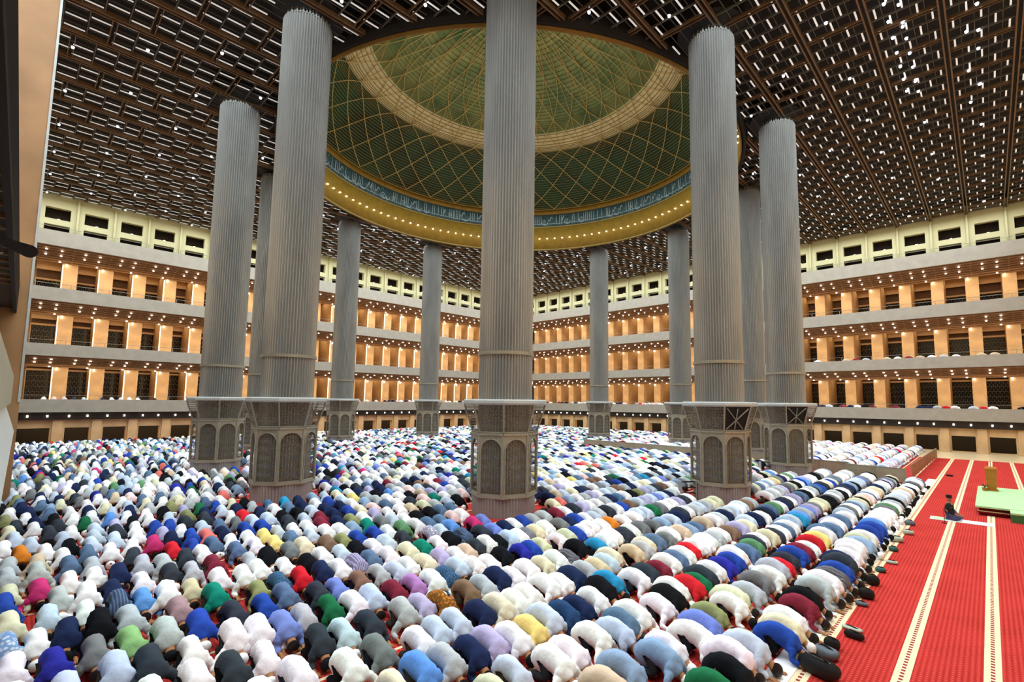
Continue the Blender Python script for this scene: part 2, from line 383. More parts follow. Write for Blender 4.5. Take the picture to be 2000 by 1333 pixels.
for j in range(-21, 5):
    xa = X0+PB*(j-1)   # course from xa to xa+PB
    ph = (1.87 if j % 2 else .235)
    for side in (-.13, .13):       # main beams, cut where the dome hole is
        if abs(xa) < DR+.45:
            yy = sqrt((DR+.45)**2-xa*xa); segs = [(-41.5, -yy), (yy, 40.6)]
        else: segs = [(-41.5, 40.6)]
        for (a, b2) in segs: ob('main_beam', boxm('main_beam', 'beam', -.04, .04, a, b2, ZC, ZC+.3), ce, (xa+side, 0, 0))
    for mrow in range(-14, 14):
        for sub in range(3):
            y = ph+PB*mrow+sub*PB/3
            if not -41.3 < y < 40.3: continue
            a_, b_ = xa+.17, xa+PB-.17; rk = DR+.5
            if abs(y) < rk:
                q_ = sqrt(rk*rk-y*y)
                if a_ > -q_ and b_ < q_: continue
                if -q_ < a_ < q_ < b_: a_ = q_
                elif a_ < -q_ < b_ < q_: b_ = -q_
            if b_-a_ > .2 and not near_col((a_+b_)/2, y, 1.9): cross.append((a_, b_, y, sub == 0))
            for c in range(5):
                bx = xa+.42+.61*c; by = y+PB/6
                if (mrow*3+sub+c) % 2 == 0 and keep(bx, by, 2.1) and by < 40: bars.append((bx, by))
bm_ = boxm('light_bar', 'bar_glow', -.045, .045, -.47, .47, .16, .2)  # lattice bars, made bright by their own slight glow
bars.sort(key=lambda q: dist_cam(*q)+(0 if inview(q[0], q[1], ZC) else 1000)); cross.sort(key=lambda q: dist_cam(q[0], q[2])+(0 if inview(q[0]+1.5, q[2], ZC) else 1000))
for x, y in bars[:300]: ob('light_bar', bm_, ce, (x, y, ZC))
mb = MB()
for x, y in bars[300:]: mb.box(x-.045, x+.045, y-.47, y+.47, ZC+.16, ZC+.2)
ob('lattice_bars', mb.mesh('lattice_bars', 'bar_glow'), ce, kind='stuff')
cm1 = MB().box(0, PB-.34, -.14, -.1, .05, .25).box(0, PB-.34, .1, .14, .05, .25).mesh('cross_beam', 'beam')
cm0 = boxm('cross_beam', 'cross', 0, PB-.34, -.02, .02, .1, .25)
for a, b2, y, mj in cross[:300]:
    o_ = ob('cross_beam', cm1 if mj else cm0, ce, (a, y, ZC)); o_.scale = ((b2-a)/(PB-.34), 1, 1)
m1 = MB(); m0 = MB()
for a, b2, y, mj in cross[300:]:
    if mj: m1.box(a, b2, y-.14, y-.1, ZC+.05, ZC+.25); m1.box(a, b2, y+.1, y+.14, ZC+.05, ZC+.25)
    else: m0.box(a, b2, y-.02, y+.02, ZC+.1, ZC+.25)
ob('cross_beams', m1.mesh('cross_beams', 'beam'), ce, kind='stuff'); ob('cross_beams', m0.mesh('cross_beams', 'cross'), ce, kind='stuff')
# thin runners between bar columns
mb = MB()
for j in range(-21, 5):
    xa = X0+PB*(j-1)
    for c in range(6):
        x = xa+.12+.61*c
        yy = sqrt(max((DR+.6)**2-x*x, 0))
        for (a, b2) in ([(-41.5, -yy), (yy, 40.6)] if yy > 0 else [(-41.5, 40.6)]): mb.box(x-.012, x+.012, a, b2, ZC+.2, ZC+.28)
ob('thin_runners', mb.mesh('thin_runners', 'cross'), ce, kind='stuff')
# spot lamps in the lattice
lamps = []
for j in range(-20, 5):
    for i in range(-12, 12):
        x = X0+PB*(j-1)+1.5; y = -32.4+3.3*(i+0)+.0
        y = -32.4+3.3*(i+12)
        if y < 40 and (i+j) % 2 == 0 and keep(x, y, 2.2): lamps.append((x, y))
for i in range(9):
    for dx in (0, .6): lamps.append((31.3+dx, -5.5+i*1.7+dx))
for i in range(7): lamps.append((34.6+.5*(i % 2), -1+i*2.3))
lamps.sort(key=lambda q: dist_cam(*q)+(0 if inview(q[0], q[1], ZC) else 1000))
sm = MB().lathe([(0.001, -.05), (.07, -.05), (.09, .05), (0.001, .05)], 10).mesh('spot_lamp', 'bulbw')
for x, y in lamps[:300]: ob('spot_lamp', sm, ce, (x, y, ZC+.02))

ob('opening_collar', MB().lathe([(DR+.2, ZC-.2), (DR+.2, 29.6), (DR+.45, 29.6), (DR+.45, ZC-.2)], 128, True).mesh('opening_collar', 'ceil_back', True), ce)
# ---- dome
do = empty('dome', (0, 0, 27.14), kind='structure')
R0 = DR
def dp(name, mb, m, sm=True, par=do, **kw): return ob(name, mb.mesh(name, m, sm), par, **kw)
dp('rim_band', MB().lathe([(R0, 0), (R0, 3.4), (R0+.12, 3.4), (R0+.12, 0)], 128, True), 'goldband')
dp('inscription_band', MB().lathe([(R0, 3.4), (R0-.12, 5.3), (R0+.3, 5.3), (R0+.3, 3.4)], 128, True), 'teal')
dp('upper_band', MB().lathe([(R0-.12, 5.3), (R0-.2, 6.05), (R0+.3, 6.05), (R0+.3, 5.3)], 128, True), 'goldband')
for z, r in ((5.95, R0-.3), (3.4, R0-.08), (.05, R0-.02)): dp('gold_hoop', MB().lathe([(r, z), (r, z+.16), (r+.12, z+.16), (r+.12, z)], 128, True), 'gold')
bl = MB().lathe([(.001, -.1), (.12, 0), (.001, .1)], 8).mesh('rim_bulb', 'bulby')
for k in range(120):
    a = 2*pi*k/120; ob('rim_bulb', bl, do, ((R0-.1)*cos(a), (R0-.1)*sin(a), 1.75))
lowp = [(R0-.25, 6.1), (R0-.7, 7.6), (R0-1.3, 9.2), (R0-2.1, 10.8), (R0-3.0, 12.2), (R0-3.6, 13.0)]
upp = [(14.9, 14.1), (13.9, 15.2), (12.2, 16.7), (9.5, 18.1), (6.0, 19.2), (2.5, 19.8), (.01, 19.95)]
for k in range(36):   # meridional ribs of the crown and the pale ring
    a = 2*pi*(k+.5)/36; q = [(r-.12, z-.1) for r, z in [lowp[-1]]+upp[:-2]]
    dp('crown_rib', MB().tube([(r*cos(a), r*sin(a), z) for r, z in q], .045, 4), 'gold_rib', False)
# flowing script strokes on the band
ins = MB(); rs = random.Random(3)
def onb(a, z): r = R0-.05-.12*(z-3.4)/1.9-.03; return Vector((r*cos(a), r*sin(a), z))
def ribbon(pts, wd):
    V = []
    for i, (a, z) in enumerate(pts):
        a2, z2 = pts[min(i+1, len(pts)-1)]; a1, z1 = pts[max(i-1, 0)]
        ta, tz = (a2-a1)*R0, z2-z1; l = hypot(ta, tz) or 1; nx, nz = -tz/l, ta/l
        w_ = wd*(.35+.65*sin(pi*(i+.5)/len(pts)))
        V += [onb(a+nx*w_/R0, z+nz*w_), onb(a-nx*w_/R0, z-nz*w_)]
    ins.add(V, [(2*i, 2*i+1, 2*i+3, 2*i+2) for i in range(len(pts)-1)])
a = 0.0
while a < 2*pi:
    kind = rs.randrange(5); w_ = rs.uniform(.35, .8)/R0
    if kind in (0, 1):
        for q in range(rs.choice((1, 2, 3))): aa = a+q*.28/R0; ribbon([(aa, 3.75+t*1.35/5) for t in range(6)], .05)
    elif kind == 2: ribbon([(a+w_*(1-cos(pi*t/9))*.8, 4.25-.45*sin(pi*t/9)) for t in range(10)], .08)
    elif kind == 3: ribbon([(a+.2/R0*cos(t*.7), 4.3+.2*sin(t*.7)) for t in range(10)], .055)
    else: ribbon([(a+w_*t/7, 4.6+.3*sin(t*.9)) for t in range(8)], .07)
    ribbon([(a, 3.95), (a+w_*.5, 3.9), (a+w_, 3.97)], .05)
    if rs.random() < .6: zz = rs.choice((3.7, 4.95)); ribbon([(a, zz), (a+.1/R0, zz+.08)], .06)
    a += w_
dp('inscription', ins, 'silver', False, kind='stuff')
dp('dome_shell', MB().lathe(lowp, 96), 'dgreen')
dp('cream_ring', MB().lathe([lowp[-1], (16.7, 13.25), (14.9, 14.1)], 96), 'cream')
dp('dome_crown', MB().lathe(upp, 96), 'dgreen2')
def along(prof, t):
    t = t*(len(prof)-1); i = min(int(t), len(prof)-2); f = t-i
    return prof[i][0]*(1-f)+prof[i+1][0]*f, prof[i][1]*(1-f)+prof[i+1][1]*f
for prof, nn, off in ((lowp, 26, .14), ([lowp[-1], (16.7, 13.25), (14.9, 14.1)], 8, .1), (upp, 34, .12)):
    for i in range(nn):
        r, z = along(prof, (i+.5)/nn); r = max(r-off, .2); z -= off*.3
        dp('louvre_ring', MB().lathe([(r, z-.02), (r, z+.02), (r+.06, z+.02), (r+.06, z-.02)], 72, True), 'gold')
full = lowp+upp
for fam in (1, -1):
    for k in range(36):
        a0 = 2*pi*k/36; pts = []
        for i in range(19):
            t = i/18*.93; r, z = along(full, t); r = max(r-.3, .1); z -= .15; a = a0+fam*t*1.05
            pts.append((r*cos(a), r*sin(a), z))
        dp('lattice_rib', MB().tube(pts, .042, 4), 'gold_rib', False)

# ================================================================ COLUMNS
def col_parts():
    P_ = {}
    n = 56; V = []; Fs = []; pat = (1.27, 1.315, 1.315, 1.27, 1.235)
    m_ = n*len(pat)
    zs = [0, 7, 14, 21, 27.0]
    for z in zs:
        for k in range(m_): a = 2*pi*k/m_; r = pat[k % len(pat)]; V.append((r*cos(a), r*sin(a), z))
    for i in range(len(zs)-1):
        for k in range(m_): Fs.append((i*m_+k, i*m_+(k+1) % m_, (i+1)*m_+(k+1) % m_, (i+1)*m_+k))
    P_['shaft'] = MB().add(V, Fs).mesh('shaft', 'steel')
    n = 60; V = []; Fs = []
    for z in (0, .9):
        for k in range(n*2): a = pi*k/n; r = 1.5 if k % 2 else 1.42; V.append((r*cos(a), r*sin(a), z))
    for k in range(n*2): Fs.append((k, (k+1) % (2*n), (k+1) % (2*n)+2*n, k+2*n))
    P_['base_drum'] = MB().add(V, Fs).mesh('base_drum', 'steel_dark')
    P_['base_plate'] = MB().lathe([(1.2, .88), (1.62, .88), (1.62, .97), (1.2, .97)], 8, True).mesh('base_plate', 'steel_trim')
    R8 = 1.58; wd = 2*R8*sin(pi/8); ap = R8*cos(pi/8)
    # arched frame in local plane: x across, y outward, z up ; opening with round head
    z0, z1 = .97, 3.78; hw = wd/2; ow = .5; zs_ = 3.02; zb = 1.07
    outer, inner = [], []
    N = 14
    for i in range(N+1):
        a = pi*i/N; inner.append((ow*cos(a), zs_+ow*sin(a)))
        x = cos(a)*hw*1.42; z = zs_+sin(a)*1.25
        outer.append((max(-hw, min(hw, x)), min(z1, z)))
    outer[0] = (hw, zs_); outer[-1] = (-hw, zs_)
    inner = [(ow, zb)]+inner+[(-ow, zb)]; outer = [(hw, z0)]+outer+[(-hw, z0)]
    V = []; Fs = []; n = len(inner)
    for y in (0, -.07):
        V += [(x, y, z) for x, z in outer]+[(x, y, z) for x, z in inner]
    for i in range(n):
        j = (i+1) % n; Fs += [(i, j, n+j, n+i), (2*n+i, 3*n+i, 3*n+j, 2*n+j), (n+i, n+j, 3*n+j, 3*n+i)]
    P_['arch_frame'] = MB().add(V, Fs).box(-hw, -hw+.06, -.02, .05, z0, z1).box(-hw, hw, -.02, .06, z1-.06, z1+.04).mesh('arch_frame', 'steel_trim')
    arc = MB(); pts = [((ow+.03)*cos(pi*i/16), .02, zs_+(ow+.03)*sin(pi*i/16)) for i in range(17)]
    pts = [(ow+.03, .02, zb)]+pts+[(-ow-.03, .02, zb)]
    P_['arch_moulding'] = arc.tube(pts, .03, 5).mesh('arch_moulding', 'steel_trim')
    V = [(ow, -.04, zb)]+[(ow*cos(pi*i/N), -.04, zs_+ow*sin(pi*i/N)) for i in range(N+1)]+[(-ow, -.04, zb)]
    P_['arch_screen'] = MB().add(V, [tuple(range(len(V)))]).mesh('arch_screen', 'perf')
    # flared capital: 8 framed panels
    ra, rb_, za, zb2 = 1.56, 1.98, 3.83, 5.12
    wa_, wb_ = ra*sin(pi/8), rb_*sin(pi/8); pa, pb = ra*cos(pi/8)-ap, rb_*cos(pi/8)-ap
    P_['flared_panel'] = MB().add([(-wa_, pa, za), (wa_, pa, za), (wb_, pb, zb2), (-wb_, pb, zb2)], [(0, 1, 2, 3)]).mesh('flared_panel', 'perf')
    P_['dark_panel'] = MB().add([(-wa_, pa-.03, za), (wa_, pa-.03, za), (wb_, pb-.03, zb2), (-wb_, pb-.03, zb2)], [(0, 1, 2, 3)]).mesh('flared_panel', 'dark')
    P_['cross_brace'] = MB().tube([(-wa_*.8, pa+.03, za+.1), (wb_*.8, pb+.01, zb2-.1)], .035, 4).tube([(wa_*.8, pa+.03, za+.1), (-wb_*.8, pb+.01, zb2-.1)], .035, 4).tube([(0, pa+.03, za+.1), (0, pb+.01, zb2-.1)], .03, 4).mesh('cross_brace', 'steel_trim')
    P_['panel_rib'] = MB().tube([(-wa_, pa, za), (-wb_, pb, zb2)], .045, 5).tube([(-wa_, pa+.01, za+.02), (wa_, pa+.01, za+.02)], .04, 4).mesh('panel_rib', 'steel_trim')
    P_['capital_rim'] = MB().lathe([(1.2, 5.12), (1.97, 5.12), (2.03, 5.2), (2.03, 5.32), (1.95, 5.38), (1.2, 5.38)], 8, True).mesh('capital_rim', 'rim')
    P_['ring_band'] = MB().lathe([(1.25, 7.5), (1.38, 7.5), (1.38, 7.66), (1.25, 7.66)], 40, True).mesh('ring_band', 'steel_trim')
    rods = MB(); rs = random.Random(5)
    for k in range(44):
        a = 2*pi*k/44; r = 1.12+.06*(k % 2); rods.tube([(r*cos(a), r*sin(a), 26.9), (r*cos(a), r*sin(a), 27.3+.06*rs.random())], .055, 4)
    rods.lathe([(1.3, 26.98), (1.3, 27.02), (.4, 27.02), (.4, 26.98)], 24, True)
    P_['shaft_crown'] = rods.mesh('shaft_crown', 'steel')
    P_['ceiling_collar'] = MB().lathe([(1.5, 27.75), (1.95, 27.75), (1.95, 29.2), (.7, 29.2), (.7, 27.6), (.9, 27.6)], 24, True).mesh('ceiling_collar', 'dark')
    return P_, ap
CP, AP = col_parts()
CLAB = {0: 'nearest steel column, standing full height in the middle of the hall view',
 -1: 'large fluted steel column left of the centre one, front of the left pair',
 1: 'large fluted steel column right of the centre one, with a braced dark capital panel',
 -2: 'leftmost fluted steel column rising from the packed crowd', 2: 'rightmost fluted steel column beside the low barrier',
 -3: 'steel column almost hidden between the two left columns', 3: 'steel column half hidden between the two right columns',
 -4: 'slim distant column just right of the large left column', 4: 'distant column just left of the large right column',
 -5: 'thin far column left of the centre column', 5: 'thin far column right of the centre column',
 6: 'farthest column, hidden behind the nearest centre column'}
for k in (0, -1, 1, -2, 2, -3, 3, -4, 4, -5, 5, 6):
    cx, cy, a = COLS[k % 12]
    r_ = ob('steel_column', None, None, (cx, cy, 0), a, label=CLAB[k], category='column', group='columns ringed under the dome')
    for nm in ('base_drum', 'base_plate', 'shaft', 'ring_band', 'shaft_crown', 'ceiling_collar', 'capital_rim'): ob(nm, CP[nm], r_)
    for q in range(8):
        b = pi/8+q*pi/4
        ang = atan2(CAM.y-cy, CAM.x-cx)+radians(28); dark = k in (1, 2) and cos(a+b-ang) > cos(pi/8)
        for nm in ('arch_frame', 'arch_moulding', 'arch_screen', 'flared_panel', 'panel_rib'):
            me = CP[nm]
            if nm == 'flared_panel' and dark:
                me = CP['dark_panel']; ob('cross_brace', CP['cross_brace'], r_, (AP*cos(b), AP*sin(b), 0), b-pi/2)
            ob(nm, me, r_, (AP*cos(b), AP*sin(b), 0), b-pi/2)

# ================================================================ FURNITURE OF THE FLOOR
# low see-through barrier of framed panels round the rear prayer area
ba = empty('barrier', (0, 0, 0), label='low grey framed barrier crossing the crowd behind the columns', category='barrier')
def panel_run(x0, y0, x1, y1, root, n, m='screen'):
    L_ = hypot(x1-x0, y1-y0)/n; an = atan2(y1-y0, x1-x0)
    pm = boxm('barrier_panel', m, .04, L_-.04, -.012, .012, .12, .98); po = boxm('barrier_post', 'steel_trim', -.03, .03, -.03, .03, 0, 1.05); ra = boxm('top_rail', 'steel_trim', 0, L_, -.025, .025, .98, 1.04)
    for i in range(n):
        x = x0+(x1-x0)*i/n; y = y0+(y1-y0)*i/n
        for nm, me in (('barrier_panel', pm), ('barrier_post', po), ('top_rail', ra)): ob(nm, me, root, (x, y, 0), an)
    ob('barrier_post', po, root, (x1, y1, 0), an)
panel_run(0, 11.6, 21.6, 11.6, ba, 10); panel_run(26.5, 8.2, 30.0, 8.0, ba, 2); panel_run(22.5, 9.6, 26.4, 9.2, ba, 2)
bb = empty('side_barrier', (0, 0, 0), label='brownish low barrier running to the far wall beside the bare red carpet', category='barrier')
panel_run(30.0, 11.0, 30.2, 30.5, bb, 9, 'slat')
# raised platform in two steps with lectern
pl = empty('platform', (0, 0, 0), label='low platform covered in pale green carpet on the red floor', category='platform')
ob('deck', boxm('deck', 'greenc', 33.62, 38.8, -1.05, 6.9, .38, .46), pl); ob('riser', boxm('riser', 'darkred', 33.75, 38.7, -.85, 6.8, .0, .38), pl, label='dark red riser')
ob('tread', boxm('tread', 'darkred', 33.68, 34.85, -.98, -.6, .14, .2), pl); ob('tread', boxm('tread', 'marble', 33.68, 34.85, -1.0, -.6, .2, .23), pl)
ob('lower_deck', boxm('lower_deck', 'greenc', 34.85, 38.8, -2.0, -1.05, .36, .44), pl); ob('edge_cloth', boxm('edge_cloth', 'greend', 34.85, 38.8, -1.98, -1.1, 0, .36), pl, label='dark green edge')
le = empty('lectern', (34.25, 5.3, .46), label='amber wooden lectern standing on the green platform', category='lectern')
ob('body', MB().add([(-.2, -.16, 0), (.2, -.16, 0), (.2, .16, 0), (-.2, .16, 0), (-.25, -.2, 1.2), (.25, -.2, 1.2), (.25, .2, 1.34), (-.25, .2, 1.34)], [(0,3,2,1),(4,5,6,7),(0,1,5,4),(1,2,6,5),(2,3,7,6),(3,0,4,7)]).mesh('body', 'wood'), le)
ob('foot_board', boxm('foot_board', 'wood', -.27, .27, -.22, .22, 0, .07), le); ob('reading_ledge', boxm('reading_ledge', 'wood', -.26, .26, -.23, -.2, 1.18, 1.26), le)
ob('microphone', MB().tube([(0, .1, 1.26), (0, .05, 1.6), (0, -.12, 1.72)], .015, 5).mesh('microphone', 'steel_trim'), le)
fp = empty('potted_plant', (33.95, 4.9, .46), label='small dark potted plant at the corner of the green platform', category='plant')
ob('pot', MB().lathe([(.001, 0), (.1, 0), (.14, .18), (.001, .18)], 10).mesh('pot', 'wood'), fp)
lf = MB(); rs = random.Random(2)
for i in range(26):
    a = rs.random()*6.28; e = rs.uniform(.1, .2); b = a+.4
    lf.add([(0, 0, .16), (e*.6*cos(a), e*.6*sin(a), .3), (e*cos((a+b)/2), e*sin((a+b)/2), .3+rs.random()*.15), (e*.6*cos(b), e*.6*sin(b), .3)], [(0, 1, 2, 3)])
ob('leaves', lf.mesh('leaves', 'greend'), fp)
pr = ob('prayer_rug', boxm('prayer_rug', 'sheet', 0, 2.25, -.36, .36, .006, .03), None, (32.05, -3.4, 0), radians(1), label='long pale rug laid crosswise under the seated leader', category='rug')
ob('rug_inset', boxm('rug_inset', 'greenc', .08, .6, -.28, .28, .03, .034), pr)
ms = empty('microphone_stand', (32.62, -4.35, 0.0), label='thin low microphone stand beside the pale rug', category='stand')
ob('base', MB().lathe([(.001, 0), (.1, 0), (.09, .02), (.001, .03)], 12).mesh('base', 'black'), ms); ob('pole', MB().tube([(0, 0, .02), (0, 0, .62), (.05, .2, .72)], .012, 5).mesh('pole', 'black'), ms); ob('head', MB().tube([(.05, .2, .72), (.06, .27, .74)], .025, 6).mesh('head', 'black'), ms)

# bags, sandals and folded things laid in front of the first row
def sack(name, lab, x, y, L_, W_, H, m, rz, strap=True):
    o = bpy.data.objects; V = []; Fs = []; nu, nv = 12, 8
    for i in range(nv+1):
        ph = -pi/2+pi*i/nv
        for j in range(nu):
            a = 2*pi*j/nu; ce_ = cos(ph); f = lambda v, p_: (abs(v)**p_)*(1 if v >= 0 else -1)
            V.append((L_/2*f(cos(a), .6)*f(ce_, .6), W_/2*f(sin(a), .6)*f(ce_, .6), H/2+H/2*f(sin(ph), .7)))
    for i in range(nv):
        for j in range(nu): Fs.append((i*nu+j, i*nu+(j+1) % nu, (i+1)*nu+(j+1) % nu, (i+1)*nu+j))
    r_ = ob(name, MB().add(V, Fs).mesh(name, m, True), None, (x, y, .006), rz, label=lab, category='bag')
    if strap: ob('strap', MB().tube([(-L_*.3, 0, H*.9), (-L_*.15, .02, H*1.12), (L_*.15, -.02, H*1.12), (L_*.3, 0, H*.9)], .018, 5).mesh('strap', 'black'), r_)
    ob('zip', boxm('zip', 'steel_trim', -L_*.3, L_*.3, -.008, .008, H*.985, H*1.0+.004), r_)
def px2w(x, y, z=0):
    d = fw+r2*((x-PXX)/F_PX)-u2*((y-PYY)/F_PX); t = (z-CAM.z)/d.z; return CAM+d*t
M['bag_stripe'] = M['stripe']; M['teal_cloth'] = mat('teal_fabric', hx('2f5f58'), .8, 0, .2, 9, .2); M['greybag'] = mat('grey_fabric', hx('5d6870'), .8, 0, .2, 9, .2)
M['palebag'] = mat('pale_fabric', hx('a9b39f'), .85, 0, .2, 9, .2)
for px_, py_, L_, W_, H, m_, rz, lab in (
 (1600, 1308, .78, .42, .3, 'black', -.35, 'big dark backpack lying nearest the bottom edge on the red carpet'),
 (1613, 1275, .5, .34, .2, 'greybag', -.25, 'grey banded bag behind the big dark backpack'),
 (1625, 1258, .32, .26, .2, 'black', .2, 'small black pouch on top end of the grey banded bag row'),
 (1668, 1239, .42, .17, .14, 'black', -.12, 'slim dark roll lying on the open red carpet'),
 (1664, 1223, .44, .2, .07, 'palebag', -.15, 'flat brown-green folded cloth next to the slim dark roll'),
 (1692, 1162, .4, .3, .24, 'black', .1, 'plump black bag, lower one of two black bags'),
 (1704, 1136, .36, .3, .26, 'black', .4, 'plump black bag, upper one of two black bags'),
 (1683, 1176, .3, .2, .1, 'greybag', .1, 'small grey bag touching the lower black bag'),
 (1720, 1112, .3, .2, .14, 'teal_cloth', .2, 'small teal bag above the two black bags'),
 (1742, 1096, .34, .2, .1, 'palebag', 0, 'pale olive folded cloth beside the cloth runner'),
 (1745, 1072, .3, .22, .16, 'teal_cloth', .3, 'dark teal pouch among pale cloths'),
 (1752, 1054, .42, .3, .2, 'palebag', .3, 'pale green-grey bag heap at the runner'),
 (1774, 1040, .4, .26, .18, 'palebag', 0, 'pale olive bag, nearer one of two by the runner'),
 (1777, 1022, .4, .26, .2, 'greybag', 0, 'grey bag, farther one of two by the runner')):
    p = px2w(px_, py_, .1); sack('bag', lab, p.x, p.y, L_, W_, H, m_, rz)
p = px2w(1855, 931, 0); sack('bag', 'tiny dark bag alone on the red carpet beyond the front row', p.x, p.y, .45, .2, .12, 'black', 0, False)

for x, y, L_, W_, H, m_, rz, lab in (
 (15.6, -19.0, .6, .4, .45, 'palebag', .3, 'olive bundle left of the nearest column base'), (16.2, -19.3, .45, .3, .25, 'greybag', 1.2, 'grey pack left of the nearest column base'),
 (18.9, -16.2, .6, .4, .3, 'black', .7, 'black pack right of the nearest column base'), (19.0, -15.5, .4, .3, .3, 'teal_cloth', .2, 'teal pack right of the nearest column base')):
    sack('bag', lab, x, y, L_, W_, H, m_, rz)
def rack(x, y, rz, lab):
    r_ = empty('shoe_rack', (x, y, 0), rz, label=lab, category='rack')
    for i in range(4): ob('shelf', boxm('shelf', 'black', -.45, .45, -.15, .15, .08+i*.3, .11+i*.3), r_)
    for sx in (-.45, .45): ob('side_frame', boxm('side_frame', 'steel_dark', sx-.02, sx+.02, -.16, .16, 0, 1.05), r_)
rack(22.0, -7.9, 1.0, 'dark shoe rack left of the large right column base'); rack(22.0, 4.9, .8, 'dark shoe rack left of the rightmost column base')
# wall fan near the camera's left
fa = empty('wall_fan', (22.2, -33.45, 7.95), label='black fan with a round-ended blade and wire hoop in front of the buttress', category='fan')
ob('arm', MB().tube([(0, -1.6, .25), (0, -.55, .12)], .05, 6).mesh('arm', 'black'), fa)
def blade(a, L_=.5):
    V = []; n = 10
    for zz in (-.03, .03):
        for i in range(n+1): t = pi*i/n-pi/2; V.append((zz, L_*.82+.11*cos(t), .11*sin(t)))
        V += [(zz, .05, .06), (zz, .05, -.06)]
    k = n+3; return MB().add(V, [tuple(range(k)), tuple(range(2*k-1, k-1, -1))]+[(i, i+k, (i+1) % k+k, (i+1) % k) for i in range(k)]).mesh('blade', 'black')
for i, a in enumerate((-.3, pi-.25)):
    b_ = ob('blade', blade(0), fa, (0, -.35, 0)); b_.rotation_euler = (a, 0, 0)
ob('hub', MB().tube([(-.12, -.35, 0), (.12, -.35, 0)], .13, 10).mesh('hub', 'black'), fa)
ob('hoop', MB().tube([(0, -.5+.32*cos(t*.42+2.2), .0+.32*sin(t*.42+2.2)) for t in range(9)], .012, 4).mesh('hoop', 'steel_trim'), fa)

# ================================================================ PEOPLE
def skin_mesh(name, chains, mats, sub=1, extra=None, smooth=True):
    """chains: list of lists of (x,y,z,rx[,ry]); chains sharing an identical point are welded"""
    idx = {}; V = []; Rr = []; E_ = []
    for ch in chains:
        prev = None
        for p in ch:
            key = tuple(round(c, 4) for c in p[:3])
            if key not in idx: idx[key] = len(V); V.append(p[:3]); Rr.append((p[3], p[4] if len(p) > 4 else p[3]))
            i = idx[key]
            if prev is not None and prev != i: E_.append((prev, i))
            prev = i
    me = bpy.data.meshes.new(name); me.from_pydata(V, E_, []); me.update()
    o = bpy.data.objects.new(name, me); COL.objects.link(o)
    o.modifiers.new('skin', 'SKIN'); s = me.skin_vertices[0].data
    for i, r in enumerate(Rr): s[i].radius = r
    s[0].use_root = True
    if sub: sm_ = o.modifiers.new('sub', 'SUBSURF'); sm_.levels = sub; sm_.render_levels = sub
    dg = bpy.context.evaluated_depsgraph_get(); out = bpy.data.meshes.new_from_object(o.evaluated_get(dg)); out.name = name
    bpy.data.objects.remove(o)
    out.materials.clear(); out.materials.append(M[mats])
    if smooth: out.polygons.foreach_set('use_smooth', [True]*len(out.polygons))
    return out
def wrinkle(me, seed):
    # soft folds running from the shoulders and hips
    from mathutils import noise
    me.update(); nv = [v.normal.copy() for v in me.vertices]
    for v, n_ in zip(me.vertices, nv):
        p = v.co; q = Vector((p.x*5+seed, p.y*13, p.z*9)); r_ = Vector((p.x*16, p.y*22+seed, p.z*20))
        v.co = p+n_*(noise.noise(q)*.02+noise.noise(r_)*.009+.006*abs(sin(p.x*26+noise.noise(q)*5))*(1 if p.z < .45 else .3))
        if v.co.z < .012: v.co.z = .012
    me.update(); return me
def both(ch): return [ch, [(p[0], -p[1], *p[2:]) for p in ch]]
def hand(c, d, sgn, k=1.0):   # palm point c, pointing mostly +x ; returns chains for five fingers
    x, y, z = c; out = []
    for i, (off, L_) in enumerate(((-.03, .07), (-.01, .085), (.01, .08), (.03, .065))):
        out.append([(x, y, z, .03, .02), (x+.045, y+off*sgn, z, .011), (x+.045+L_*.6, y+off*1.25*sgn, z-.004, .0095), (x+.045+L_, y+off*1.3*sgn, z-.012, .008)])
    out.append([(x, y, z, .03, .02), (x+.01, y-.045*sgn, z, .012), (x+.05, y-.065*sgn, z-.005, .010)])
    return out
def sujud_body(w, ex):  # w: half shoulder width, ex: elbow spread
    ch = [[(-.3, 0, .40, .1), (-.12, 0, .42, .12), (.1, 0, .36, .12), (.24, 0, .27, .10), (.34, 0, .2, .06), (.40, 0, .16, .085, .08), (.47, 0, .115, .095, .085), (.53, 0, .075, .07, .06)]]
    ch.append([(.53, 0, .075, .07, .06), (.545, 0, .035, .02)])   # brow / nose
    for s in (1, -1):
        ch.append([(-.3, 0, .40, .1), (-.26, .10*s, .36, .07), (-.08, .12*s, .1, .055), (-.3, .12*s, .06, .045), (-.52, .11*s, .05, .04), (-.6, .11*s, .03, .035), (-.66, .11*s, .02, .02)])
        ch.append([(.24, 0, .27, .10), (.22, w*s, .27, .06), (.24, ex*s, .1, .045), (.42, (ex-.03)*s, .045, .032), (.47, (ex-.04)*s, .03, .03, .02)])
        ch += hand((.47, (ex-.04)*s, .03), 1, s)
        ch.append([(.47, 0, .115, .095, .085), (.45, .095*s, .12, .018)])     # ears
    return ch
def shirt_chains(w, ex, fat, tail):
    ch = [[(tail, 0, .16 if tail > -.55 else .08, .1*fat, .22*fat), (-.42, 0, .29, .15*fat, .23*fat), (-.3, 0, .40, .16*fat, .22*fat), (-.14, 0, .43, .16*fat, .2*fat), (.02, 0, .40, .15*fat, .19*fat), (.14, 0, .34, .145*fat, .195*fat), (.25, 0, .27, .12*fat, .17), (.32, 0, .21, .07, .08)]]
    for s in (1, -1): ch.append([(.25, 0, .27, .12*fat, .17), (.23, w*s, .255, .09), (.24, (w+ex)/2*s, .18, .08), (.25, ex*s, .11, .068), (.39, (ex-.02)*s, .06, .05)])
    return ch
